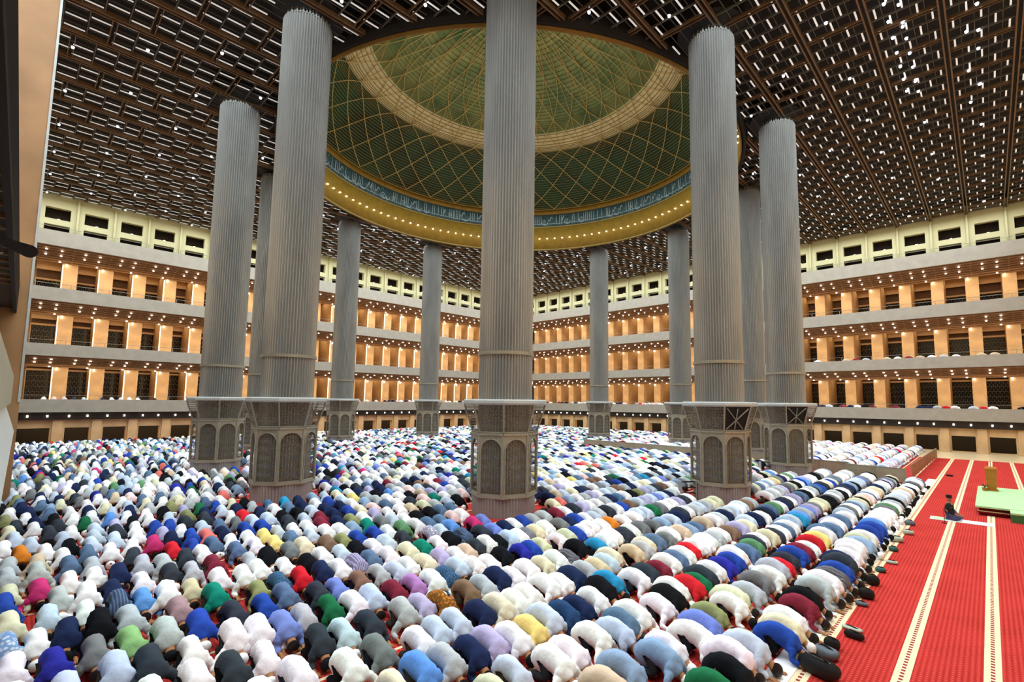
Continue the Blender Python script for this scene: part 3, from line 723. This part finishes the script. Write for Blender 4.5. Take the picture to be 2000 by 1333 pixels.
def trouser_chains(fat):
    ch = []
    for s in (1, -1): ch.append([(-.24, 0, .33, .09), (-.25, .09*s, .31, .1), (-.1, .125*s, .13, .1), (-.28, .12*s, .085, .085), (-.46, .11*s, .07, .075), (-.58, .11*s, .055, .06)])
    return ch
def cap_mesh(name, m_, r, zc=.115, top=.0, long=False):
    # cap / hair shell wrapped over the crown and back of the head (head is face down, crown points forward)
    V = []; Fs = []; nu, nv = 14, 6
    ax = Vector((.86, 0, .5)).normalized(); s_ = Vector((0, 1, 0)); t_ = ax.cross(s_)
    c = Vector((.465, 0, .125))
    for i in range(nv+1):
        ph = (pi*.60 if not long else pi*.72)*i/nv
        for j in range(nu):
            a = 2*pi*j/nu; V.append(c+ax*cos(ph)*r*1.05+(s_*cos(a)+t_*sin(a))*sin(ph)*r)
    for i in range(nv):
        for j in range(nu): Fs.append((i*nu+j, i*nu+(j+1) % nu, (i+1)*nu+(j+1) % nu, (i+1)*nu+j))
    return MB().add(V, Fs).mesh(name, m_, True)
BODY = [skin_mesh('person', sujud_body(w_, e_), 'skin') for w_, e_ in ((.17, .27), (.18, .33), (.16, .22))]
SHIRT = [wrinkle(skin_mesh('shirt', shirt_chains(w_, e_, f_, t_), 'cloth', 2), 3*f_) for w_, e_, f_, t_ in ((.17, .27, 1.05, -.47), (.18, .33, 1.12, -.5), (.16, .22, 1.0, -.45))]
ROBE = [wrinkle(skin_mesh('robe', shirt_chains(w_, e_, f_, t_), 'cloth', 2), 5*f_) for w_, e_, f_, t_ in ((.17, .27, 1.08, -.6), (.18, .33, 1.12, -.6), (.16, .22, 1.03, -.58))]
TROU = [skin_mesh('trousers', trouser_chains(1), 'trouser', 1)]
CAPM = cap_mesh('cap', 'cap', .112); HAIRM = cap_mesh('hair', 'hair', .106, long=True)

PAL = dict(w='f2f1f0', c='e2dbb8', i='cdcfae', g='b3b9ba', G='76797a', d='343a42', k='15171b', n='1f2b4c', b='2848a0', I='2c2f96', s='5a7390', S='8aa3bd', l='c0cddd', L='b3aed0', p='5b46b4', P='f0cfca', q='c2346c',
 r='cf2430', m='7c2838', o='cf7a28', O='e2756a', y='ecd680', t='12806a', e='5d8a60', E='1e6a44', j='86b878', v='8d9060', h='806450', H='a88886', a='d0bc9e', u='5f93da', f='c4d2dc', x='48698a', C='2a8fb8', B='7486cc', N='264468', Q='b07fb8')
NAMES = dict(w='white', c='cream', i='pale olive', g='light grey', G='mid grey', d='charcoal', k='black', n='navy', b='royal blue', I='indigo', s='slate blue', S='steel blue', l='ice blue', L='lavender', p='purple', P='blush', q='magenta',
 r='bright red', m='maroon', o='orange', O='coral', y='pale yellow', t='emerald', e='sage green', E='dark green', j='leaf green', v='olive', h='brown', H='dusty pink', a='beige', u='sky blue', f='blue flowered', x='checked blue', C='turquoise', B='periwinkle', N='deep blue', Q='orchid')
CROPS = {
(0,1160):"100,110,i 30,250,b 350,230,f 520,60,q 760,150,g 1130,90,w 1540,190,s 1860,130,u 1960,340,p 100,500,c 60,800,f 470,430,w 470,700,w 860,600,n 1110,320,w 1290,500,k 1680,400,g 1700,700,j 1230,830,G 700,980,I 130,1080,w 1500,1100,l 1950,1000,d 1480,20,n",
(300,1160):"200,100,w 540,40,a 800,100,t 1100,90,a 1400,30,v 1650,40,s 1780,130,w 330,270,H 1050,340,d 1440,230,b 600,480,b 160,600,g 1950,380,g 1700,480,B 1370,560,w 1050,640,w 770,770,w 500,820,w 1450,900,w 1800,880,g 1030,1050,d 1830,1130,w 530,1145,w",
(600,1160):"150,50,d 430,10,B 620,180,w 850,110,l 1150,40,m 1930,90,f 1760,160,o 300,240,E 1500,200,L 1260,300,g 1040,390,g 820,440,d 480,590,l 160,680,d 1700,540,l 1950,430,l 1480,700,w 940,830,G 1230,780,d 560,1020,w 120,1080,x 800,1020,g 1500,1080,u 1830,950,g",
(900,1160):"150,70,h 420,10,g 730,170,w 900,70,w 1150,50,g 1750,130,w 520,240,c 280,320,n 1560,240,n 1370,310,N 1130,400,l 930,520,y 1950,500,l 400,710,L 700,650,w 160,830,n 1760,620,w 1680,780,l 1440,820,w 1250,960,w 940,1030,c 690,1110,l",
(1200,1160):"80,40,C 280,340,w 130,430,s 400,280,g 650,220,w 740,110,k 930,90,g 1290,320,v 1450,310,w 1550,200,w 1720,170,w 1850,60,g 1180,470,B 110,580,l 1100,620,w 970,740,c 720,760,w 640,900,S 380,1030,g 150,1080,S 1780,760,l 1750,900,d 1600,1030,w 1430,1080,a",
(1500,1160):"200,620,b 140,770,s 290,380,w 250,510,c 400,330,t 470,220,m 520,110,k 640,90,g 230,1110,w",
(0,1010):"60,100,v 190,190,d 330,70,w 440,190,w 700,60,k 640,260,d 750,130,d 960,80,w 930,260,w 1200,60,w 1430,70,u 1240,200,l 1230,300,f 1500,150,L 1520,230,d 1650,50,w 1740,170,w 1780,290,w 1960,190,b 1920,60,w 180,380,l 400,420,l 640,420,w 900,430,k 1190,400,l 1140,520,s 260,540,o 1490,350,l 1430,500,w 1720,420,w 1720,540,d 1950,410,b 1960,520,w 820,570,w 480,640,a 100,680,g 900,690,s 480,790,g 80,850,g 540,950,q 900,950,w 1200,700,g 1230,830,w 1560,820,n 1540,950,n 1850,690,g 1850,900,w 1420,650,g",
(300,1010):"30,180,b 200,60,l 210,150,b 130,260,L 420,100,d 360,220,w 230,330,n 490,300,b 700,280,O 640,170,l 520,430,b 250,490,r 640,40,d 850,60,b 880,170,s 900,240,n 1040,60,w 1080,120,G 1210,30,r 1300,90,l 1200,200,b 1420,150,b 1500,60,l 1680,60,w 1760,90,d 1580,180,v 1450,290,y 1240,320,w 1010,350,w 1330,430,w 780,390,s 1080,470,s 630,530,w 840,520,l 1290,540,w 1580,380,y 1640,320,O 1820,200,w 1900,80,L 1800,320,s 1960,430,c 1780,470,G 1500,560,k 1950,590,n 1710,680,w 1500,740,w 1640,900,x 1920,860,r 420,590,d 130,660,g 780,680,m 1000,660,G 500,760,g 1280,640,g 220,780,d 850,870,w 1170,830,w 1370,730,w",
(600,1010):"190,50,m 190,130,m 330,40,w 410,110,n 580,70,v 740,50,w 790,150,t 250,230,w 440,210,w 620,200,w 270,390,h 470,350,v 660,310,b 890,260,b 980,110,G 1070,240,w 1120,90,f 1240,180,e 1280,60,w 1450,20,k 1600,30,v 1430,150,w 1590,120,s 1750,80,s 1880,160,u 1750,220,l 1620,260,P 1260,300,d 1420,290,k 1520,450,t 1710,390,w 1850,360,c 660,460,k 870,420,w 1040,390,l 1330,490,c 200,560,w 450,520,l 650,660,L 820,620,I 430,730,w 200,770,n 1100,580,w 30,640,k 1170,760,l 940,790,g 1350,720,w 1550,640,c 1750,580,L 1950,540,w 1970,700,l 1830,820,x 1640,880,w 1400,940,Q 690,880,h",
(900,1010):"60,160,w 180,120,q 280,230,d 440,210,B 590,180,n 140,300,w 40,290,s 350,400,w 210,430,d 500,370,k 640,340,l 770,300,w 870,260,G 990,230,c 1120,200,w 1310,150,G 1420,110,n 1510,80,b 1680,70,w 1740,50,n 1850,50,l 1700,170,w 1870,190,w 1960,110,o 1610,250,w 1520,270,b 1400,300,i 1290,340,w 1170,390,O 1060,420,i 930,460,b 800,500,I 560,560,k 400,650,w 90,500,a 190,680,w 1270,620,w 1100,680,c 1420,560,G 1530,450,k 1620,430,d 1800,420,C 1900,350,w 880,750,w 710,830,w 500,860,n 620,960,w 1130,960,w 1320,900,w 1480,830,n 1650,780,g 1800,710,a 1920,660,l 1970,560,c 1950,900,C 1850,1000,k",
(1200,1010):"160,90,w 320,50,w 60,350,w 210,300,d 230,220,w 420,220,c 520,140,G 640,110,S 740,110,n 790,70,l 900,40,n 980,30,l 1180,110,a 1330,80,w 1440,60,g 1560,30,n 1850,60,n 1960,40,w 1780,150,c 1640,190,L 1520,230,h 890,250,a 1030,220,S 1080,170,s 700,320,G 550,370,s 1330,320,g 1180,400,w 1080,440,w 990,480,r 920,560,w 820,600,s 410,470,g 300,530,a 120,560,c 720,650,w 620,720,m 440,780,d 320,870,w 120,920,w 1590,560,w 1560,620,b 1450,690,I 1760,500,s 1830,430,e 1900,340,w 1300,760,w 1180,820,d 1120,900,E 1010,960,r 1900,900,G 1960,740,n",
(1500,1010):"40,60,w 420,60,C 530,50,c 310,170,w 240,210,s 170,240,w 100,270,d 30,300,c 1450,80,w 1400,180,b 1340,240,b 1290,300,w 1250,390,S 1120,470,w 1080,560,w 1000,660,d 950,760,b 900,840,G 780,910,w 680,980,g 1100,40,w 960,80,s 900,140,w 860,190,s 760,260,w 680,320,y 600,370,r 560,440,w 460,500,m 380,550,b 270,600,d 200,680,r 110,740,g 60,820,w",
}
def px2w3(x, y, z): return px2w(x, y, z)
people = []
for (x0, y0), s_ in CROPS.items():
    for t_ in s_.split():
        u, v, c = t_.split(','); x = x0+int(u)/6.6667; y = y0+int(v)/6.6667; q = px2w(x, y, .33)
        row = round((ROW0-q.x)/ROWP); people.append([row, q.y, c, q.x-(ROW0-ROWP*row)])
# drop double readings along overlaps of the survey
ded = []
for p in sorted(people, key=lambda p: (p[0], p[1])):
    if p[0] < 0: p[0] = 0
    if ded and ded[-1][0] == p[0] and p[1]-ded[-1][1] < .42: continue
    ded.append(p)
rows = {}
for p in ded: rows.setdefault(p[0], []).append(p)
rs = random.Random(21)
WCH = 'w'*32+'g'*10+'l'*9+'S'*3+'c'*5+'i'*2+'a'*3+'G'*6+'d'*7+'k'*7+'n'*7+'b'*2+'s'*4+'L'*3+'P'*2+'rmyteEvhuCOqfxBI'
def cho(): return rs.choice(WCH)
def blocked(x, y):
    if near_col(x, y, 2.15): return True
    for c in COLS:   # a clear strip is kept on the near side of each column
        dx, dy = CAM.x-c[0], CAM.y-c[1]; l = hypot(dx, dy)
        if l < 36 and (x-c[0]-dx/l*.9)**2+(y-c[1]-dy/l*.9)**2 < 2.15**2: return True
    if y > 7.2 and x > 29: return True
    if x > 22 and 7.6 < y < 10.3: return True
    if x > -1 and 10.9 < y < 12.4: return True
    return False
YMIN = -38.2
allp = []
for r in range(0, 53):
    xr = ROW0-ROWP*r
    have = sorted(rows.get(r, []), key=lambda p: p[1])
    ys = []
    hv = [p for p in have]
    cur = YMIN+rs.uniform(0, .5); last = max([p[1] for p in hv], default=-99)
    lst = []
    seq = [p for p in hv]
    prev = None
    # gaps inside the surveyed stretch get closed where wider than one person and a half
    if seq:
        y = seq[0][1]
        yy = y-.64
        while yy > YMIN: lst.append([r, yy+rs.uniform(-.04, .04), cho(), 0]); yy -= .66
        for a_, b_ in zip(seq, seq[1:]+[None]):
            lst.append(a_)
            if b_:
                g_ = b_[1]-a_[1]; n_ = int(g_/.72)-(0 if g_ % .72 > .4 else 0)
                n_ = max(0, round(g_/.66)-1)
                for q_ in range(n_): lst.append([r, a_[1]+g_*(q_+1)/(n_+1), cho(), 0])
        yy = seq[-1][1]+.64
    else: yy = cur
    while yy < 38.9:
        lst.append([r, yy+rs.uniform(-.05, .05), cho(), rs.uniform(-.06, .06)]); yy += rs.choice((.58, .6, .62, .64, .7)) if rs.random() > .015 else 1.2
    for p in lst:
        x = xr+max(-.22, min(.22, p[3]))
        if r == 0 and p[1] > 9: continue
        if blocked(x, p[1]): continue
        if not inview(x, p[1], .3) and not (inview(x+1.2, p[1], .3) or inview(x, p[1]+1.5, .3)): continue
        allp.append((hypot(x-CAM.x, p[1]-CAM.y), r, x, p[1], p[2]))
allp.sort()
near, rest = allp[:300], allp[300:]
ORD = ['first', 'second', 'third', 'fourth', 'fifth', 'sixth', 'seventh', 'eighth', 'ninth', 'tenth', 'eleventh', 'twelfth', 'thirteenth', 'fourteenth', 'fifteenth', 'sixteenth', 'seventeenth', 'eighteenth', 'nineteenth', 'twentieth']
ORD += ['twenty-'+o for o in ORD[:9]]+['thirtieth']+['thirty-'+o for o in ORD[:9]]
idx = {}
byrow = {}
for p in near: byrow.setdefault(p[1], []).append(p)
for r in byrow: byrow[r].sort(key=lambda p: p[3])
TRC = [hx(c) for c in ('101114', '1a1d26', '2a2c30', '3a3630', '20242c', '4a4438')]
cnt = 0
for r, ps in byrow.items():
    counts = {}
    for p in ps: counts[p[4]] = counts.get(p[4], 0)+1
    seen = {}
    for q, (dd, _, x, y, c) in enumerate(ps):
        h = rs.random(); v_ = rs.randrange(3); robe = c in 'wcilg' and rs.random() < .25
        cap = rs.random() < .42; seen[c] = seen.get(c, 0)+1
        garment = 'robe' if robe else 'shirt'
        lab = f"{'capped ' if cap else ''}man in {NAMES[c]}, {ORD[seen[c]-1]} such from the near end of the {ORD[r]+' row' if r else 'front row'}"
        b = ob('person', BODY[v_], None, (x, y, .006), rs.uniform(-.09, .09), label=lab, category='person', group='worshippers prostrating in rows')
        sc_ = rs.uniform(1.03, 1.13); b.scale = (sc_*.92, sc_*rs.uniform(1.0, 1.1), sc_*rs.uniform(.98, 1.08))
        col = [min(1, max(0, ch_*rs.uniform(.93, 1.05))) for ch_ in hx(PAL[c])]
        sh = ob('robe' if robe else 'shirt', (ROBE if robe else SHIRT)[v_], b); sh.color = (*col, 1)
        pt = {'f': 'flower', 'x': 'check', 'P': 'flower', 'o': 'flower'}.get(c) or ('stripe' if c in 'sSGL' and rs.random() < .25 else None)
        if pt: sh.material_slots[0].link = 'OBJECT'; sh.material_slots[0].material = M[pt]
        tr = ob('trousers', TROU[0], b); tr.color = (*rs.choice(TRC), 1)
        if cap:
            cp = ob('cap', CAPM, b); cp.color = (*(hx('eceae4') if rs.random() < .7 else hx('181a1c')), 1)
        else: ob('hair', HAIRM, b)
# the rest of the crowd: the same figures, lighter meshes, joined because thousands are in view
def lod(ratio, robe=False):
    mb = MB(); mi = []
    for part_i, me in enumerate(((ROBE if robe else SHIRT)[0], TROU[0], CAPM)):
        o = bpy.data.objects.new('t', me); COL.objects.link(o); d = o.modifiers.new('d', 'DECIMATE')
        d.ratio = ratio if part_i != 2 else min(1, ratio*2.2)
        ev = bpy.data.meshes.new_from_object(o.evaluated_get(bpy.context.evaluated_depsgraph_get())); bpy.data.objects.remove(o)
        ev.calc_loop_triangles()
        n = len(mb.v); mb.v += [tuple(v.co) for v in ev.vertices]
        for t in ev.loop_triangles: mb.f.append(tuple(n+i for i in t.vertices)); mi.append(part_i)
        bpy.data.meshes.remove(ev)
    return np.array(mb.v, float), np.array(mb.f, int), np.array(mi)
ACC = dict(v=[], f=[], c=[], n=0)
def crowd(ps, L_, women=False, zf=.006):
    V0, F0, MI = L_; n = len(ps); nv, nf = len(V0), len(F0)
    A = RNG.uniform(-.14, .14, n); S = RNG.uniform(1.02, 1.14, (n, 3))*np.array([.93, 1, 1]); P0 = np.array([[p[2], p[3], p[5] if len(p) > 5 else zf] for p in ps])
    Vs = V0[None]*S[:, None, :]; c, s = np.cos(A)[:, None], np.sin(A)[:, None]
    X = Vs[..., 0]*c-Vs[..., 1]*s; Y = Vs[..., 0]*s+Vs[..., 1]*c
    Vs = np.stack([X, Y, Vs[..., 2]], -1)+P0[:, None, :]
    Fs = F0[None]+(np.arange(n)*nv)[:, None, None]
    sc_ = np.array([hx(PAL[p[4]]) for p in ps])*RNG.uniform(.74, 1.0, (n, 1))
    tc_ = np.array(TRC)[RNG.randint(0, len(TRC), n)]
    hc_ = np.where(RNG.rand(n, 1) < .4, np.array([hx('eceae4')]), np.array([hx('17140f')]))
    if women: tc_ = sc_*.45; hc_ = sc_*.8
    colr = np.ones((n, nf, 4))
    for i, cc in enumerate((sc_, tc_, hc_)): colr[:, MI == i, :3] = cc[:, None, :]
    ACC['v'].append(Vs.reshape(-1, 3)); ACC['f'].append(Fs.reshape(-1, 3)+ACC['n']); ACC['c'].append(np.clip(colr, 0, 1).reshape(-1, 4)); ACC['n'] += n*nv
def crowd_done(name, lab):
    Vs, Fs, Cs = (np.concatenate(ACC[k]) for k in 'vfc'); nf = len(Fs)
    me = bpy.data.meshes.new(name); me.vertices.add(len(Vs)); me.vertices.foreach_set('co', Vs.ravel())
    me.loops.add(nf*3); me.loops.foreach_set('vertex_index', Fs.ravel().astype(np.int32))
    me.polygons.add(nf); me.polygons.foreach_set('loop_start', np.arange(0, nf*3, 3, dtype=np.int32)); me.polygons.foreach_set('loop_total', np.full(nf, 3, np.int32))
    me.polygons.foreach_set('use_smooth', np.ones(nf, bool)); me.update()
    at = me.attributes.new('tint', 'FLOAT_COLOR', 'FACE'); at.data.foreach_set('color', Cs.ravel())
    me.materials.append(M['crowd']); ob(name, me, None, label=lab, category='crowd', kind='stuff')
LA, LB = lod(.22), lod(.07); LW = lod(.07, True)
wom = [p for p in rest if p[3] > 12.4 and p[2] > -1]
men = [p for p in rest if not (p[3] > 12.4 and p[2] > -1)]
wom = [(*p[:4], rs.choice('wwwwwwwglPcgLSaw' if rs.random() < .9 else 'qmbnrd')) for p in wom]
midp = [p for p in men if p[0] < 33]; farp = [p for p in men if p[0] >= 33]
crowd(midp, LA); crowd(farp, LB); crowd(wom, LW, True)
bal = []
for s in np.arange(-38, 40, .8):
    if rs.random() < .75: bal.append((0, 0, s, 40.6+rs.uniform(.1, .5), rs.choice('wwlgndkrmP'), 4.62))
for s in np.arange(-31, 38, .8):
    if rs.random() < .75: bal.append((0, 0, -40.9-rs.uniform(0, .3), s, rs.choice('wwwdklgnkP'), 4.62))
for s in np.arange(10, 36, 1.1):
    if rs.random() < .5: bal.append((0, 0, s, 40.7, rs.choice('rmwga'), 10.62))
crowd(bal, LB)
crowd_done('worshippers', 'thousands of people bowed in tight rows across the rest of the red carpet and the balconies')

# leader seated on the rug, facing the open carpet
def leader():
    ch = [[(0, 0, .2, .15, .16), (.02, 0, .38, .14, .17), (.03, 0, .55, .14, .19), (.02, 0, .66, .09, .11), (.02, 0, .70, .05), (.03, 0, .76, .08, .075), (.03, 0, .83, .095, .085), (.02, 0, .88, .07, .06)],
          [(.03, 0, .76, .08, .075), (.12, 0, .78, .02), (.135, 0, .77, .012)]]
    for s in (1, -1):
        ch.append([(0, 0, .2, .15, .16), (.06, .12*s, .17, .1), (.42, .15*s, .12, .075), (.2, .15*s, .06, .055), (-.05, .1*s, .05, .045), (-.16, .1*s, .04, .03)])
        ch.append([(.03, 0, .55, .14, .19), (.02, .21*s, .58, .06), (.06, .24*s, .36, .045), (.26, .15*s, .24, .035), (.33, .14*s, .215, .03, .02)])
        ch += [[tuple([q[0]-.14+0, q[1]-(0), q[2]+.185, *q[3:]]) if i else (.33, .14*s, .215, .03, .02) for i, q in enumerate(c_)] for c_ in hand((.47, .14*s, .03), 1, s)]
        ch.append([(.03, 0, .83, .095, .085), (.02, .09*s, .81, .018)])
    return ch
lb = ob('person', skin_mesh('person', leader(), 'skin'), None, (32.75, -3.35, .03), -.15, label='prayer leader in dark jacket and black cap sitting alone on the pale rug', category='person'); lb.scale = (1.12, 1.12, 1.15)
js = [[(0, 0, .12, .17, .19), (.02, 0, .38, .155, .185), (.03, 0, .55, .155, .2), (.02, 0, .69, .08, .09)]]
for s in (1, -1): js.append([(.03, 0, .55, .155, .2), (.02, .2*s, .58, .075), (.06, .245*s, .37, .06), (.22, .165*s, .26, .05)])
j_ = ob('jacket', skin_mesh('jacket', js, 'cloth'), lb); j_.color = (*hx('232a2c'), 1)
ts = []
for s in (1, -1): ts.append([(0, 0, .2, .15, .18), (.06, .12*s, .17, .12), (.42, .15*s, .12, .09), (.2, .15*s, .06, .08), (-.05, .1*s, .06, .07)])
t_ = ob('sarong', skin_mesh('sarong', ts, 'cloth'), lb); t_.color = (*hx('4c4f74'), 1)
cp = ob('cap', MB().lathe([(.1, .86), (.108, .86), (.1, .97), (.001, .98)], 16).mesh('cap', 'black', False), lb, (.025, 0, 0))
print('counts', len(allp), len(near), len(bpy.data.objects))
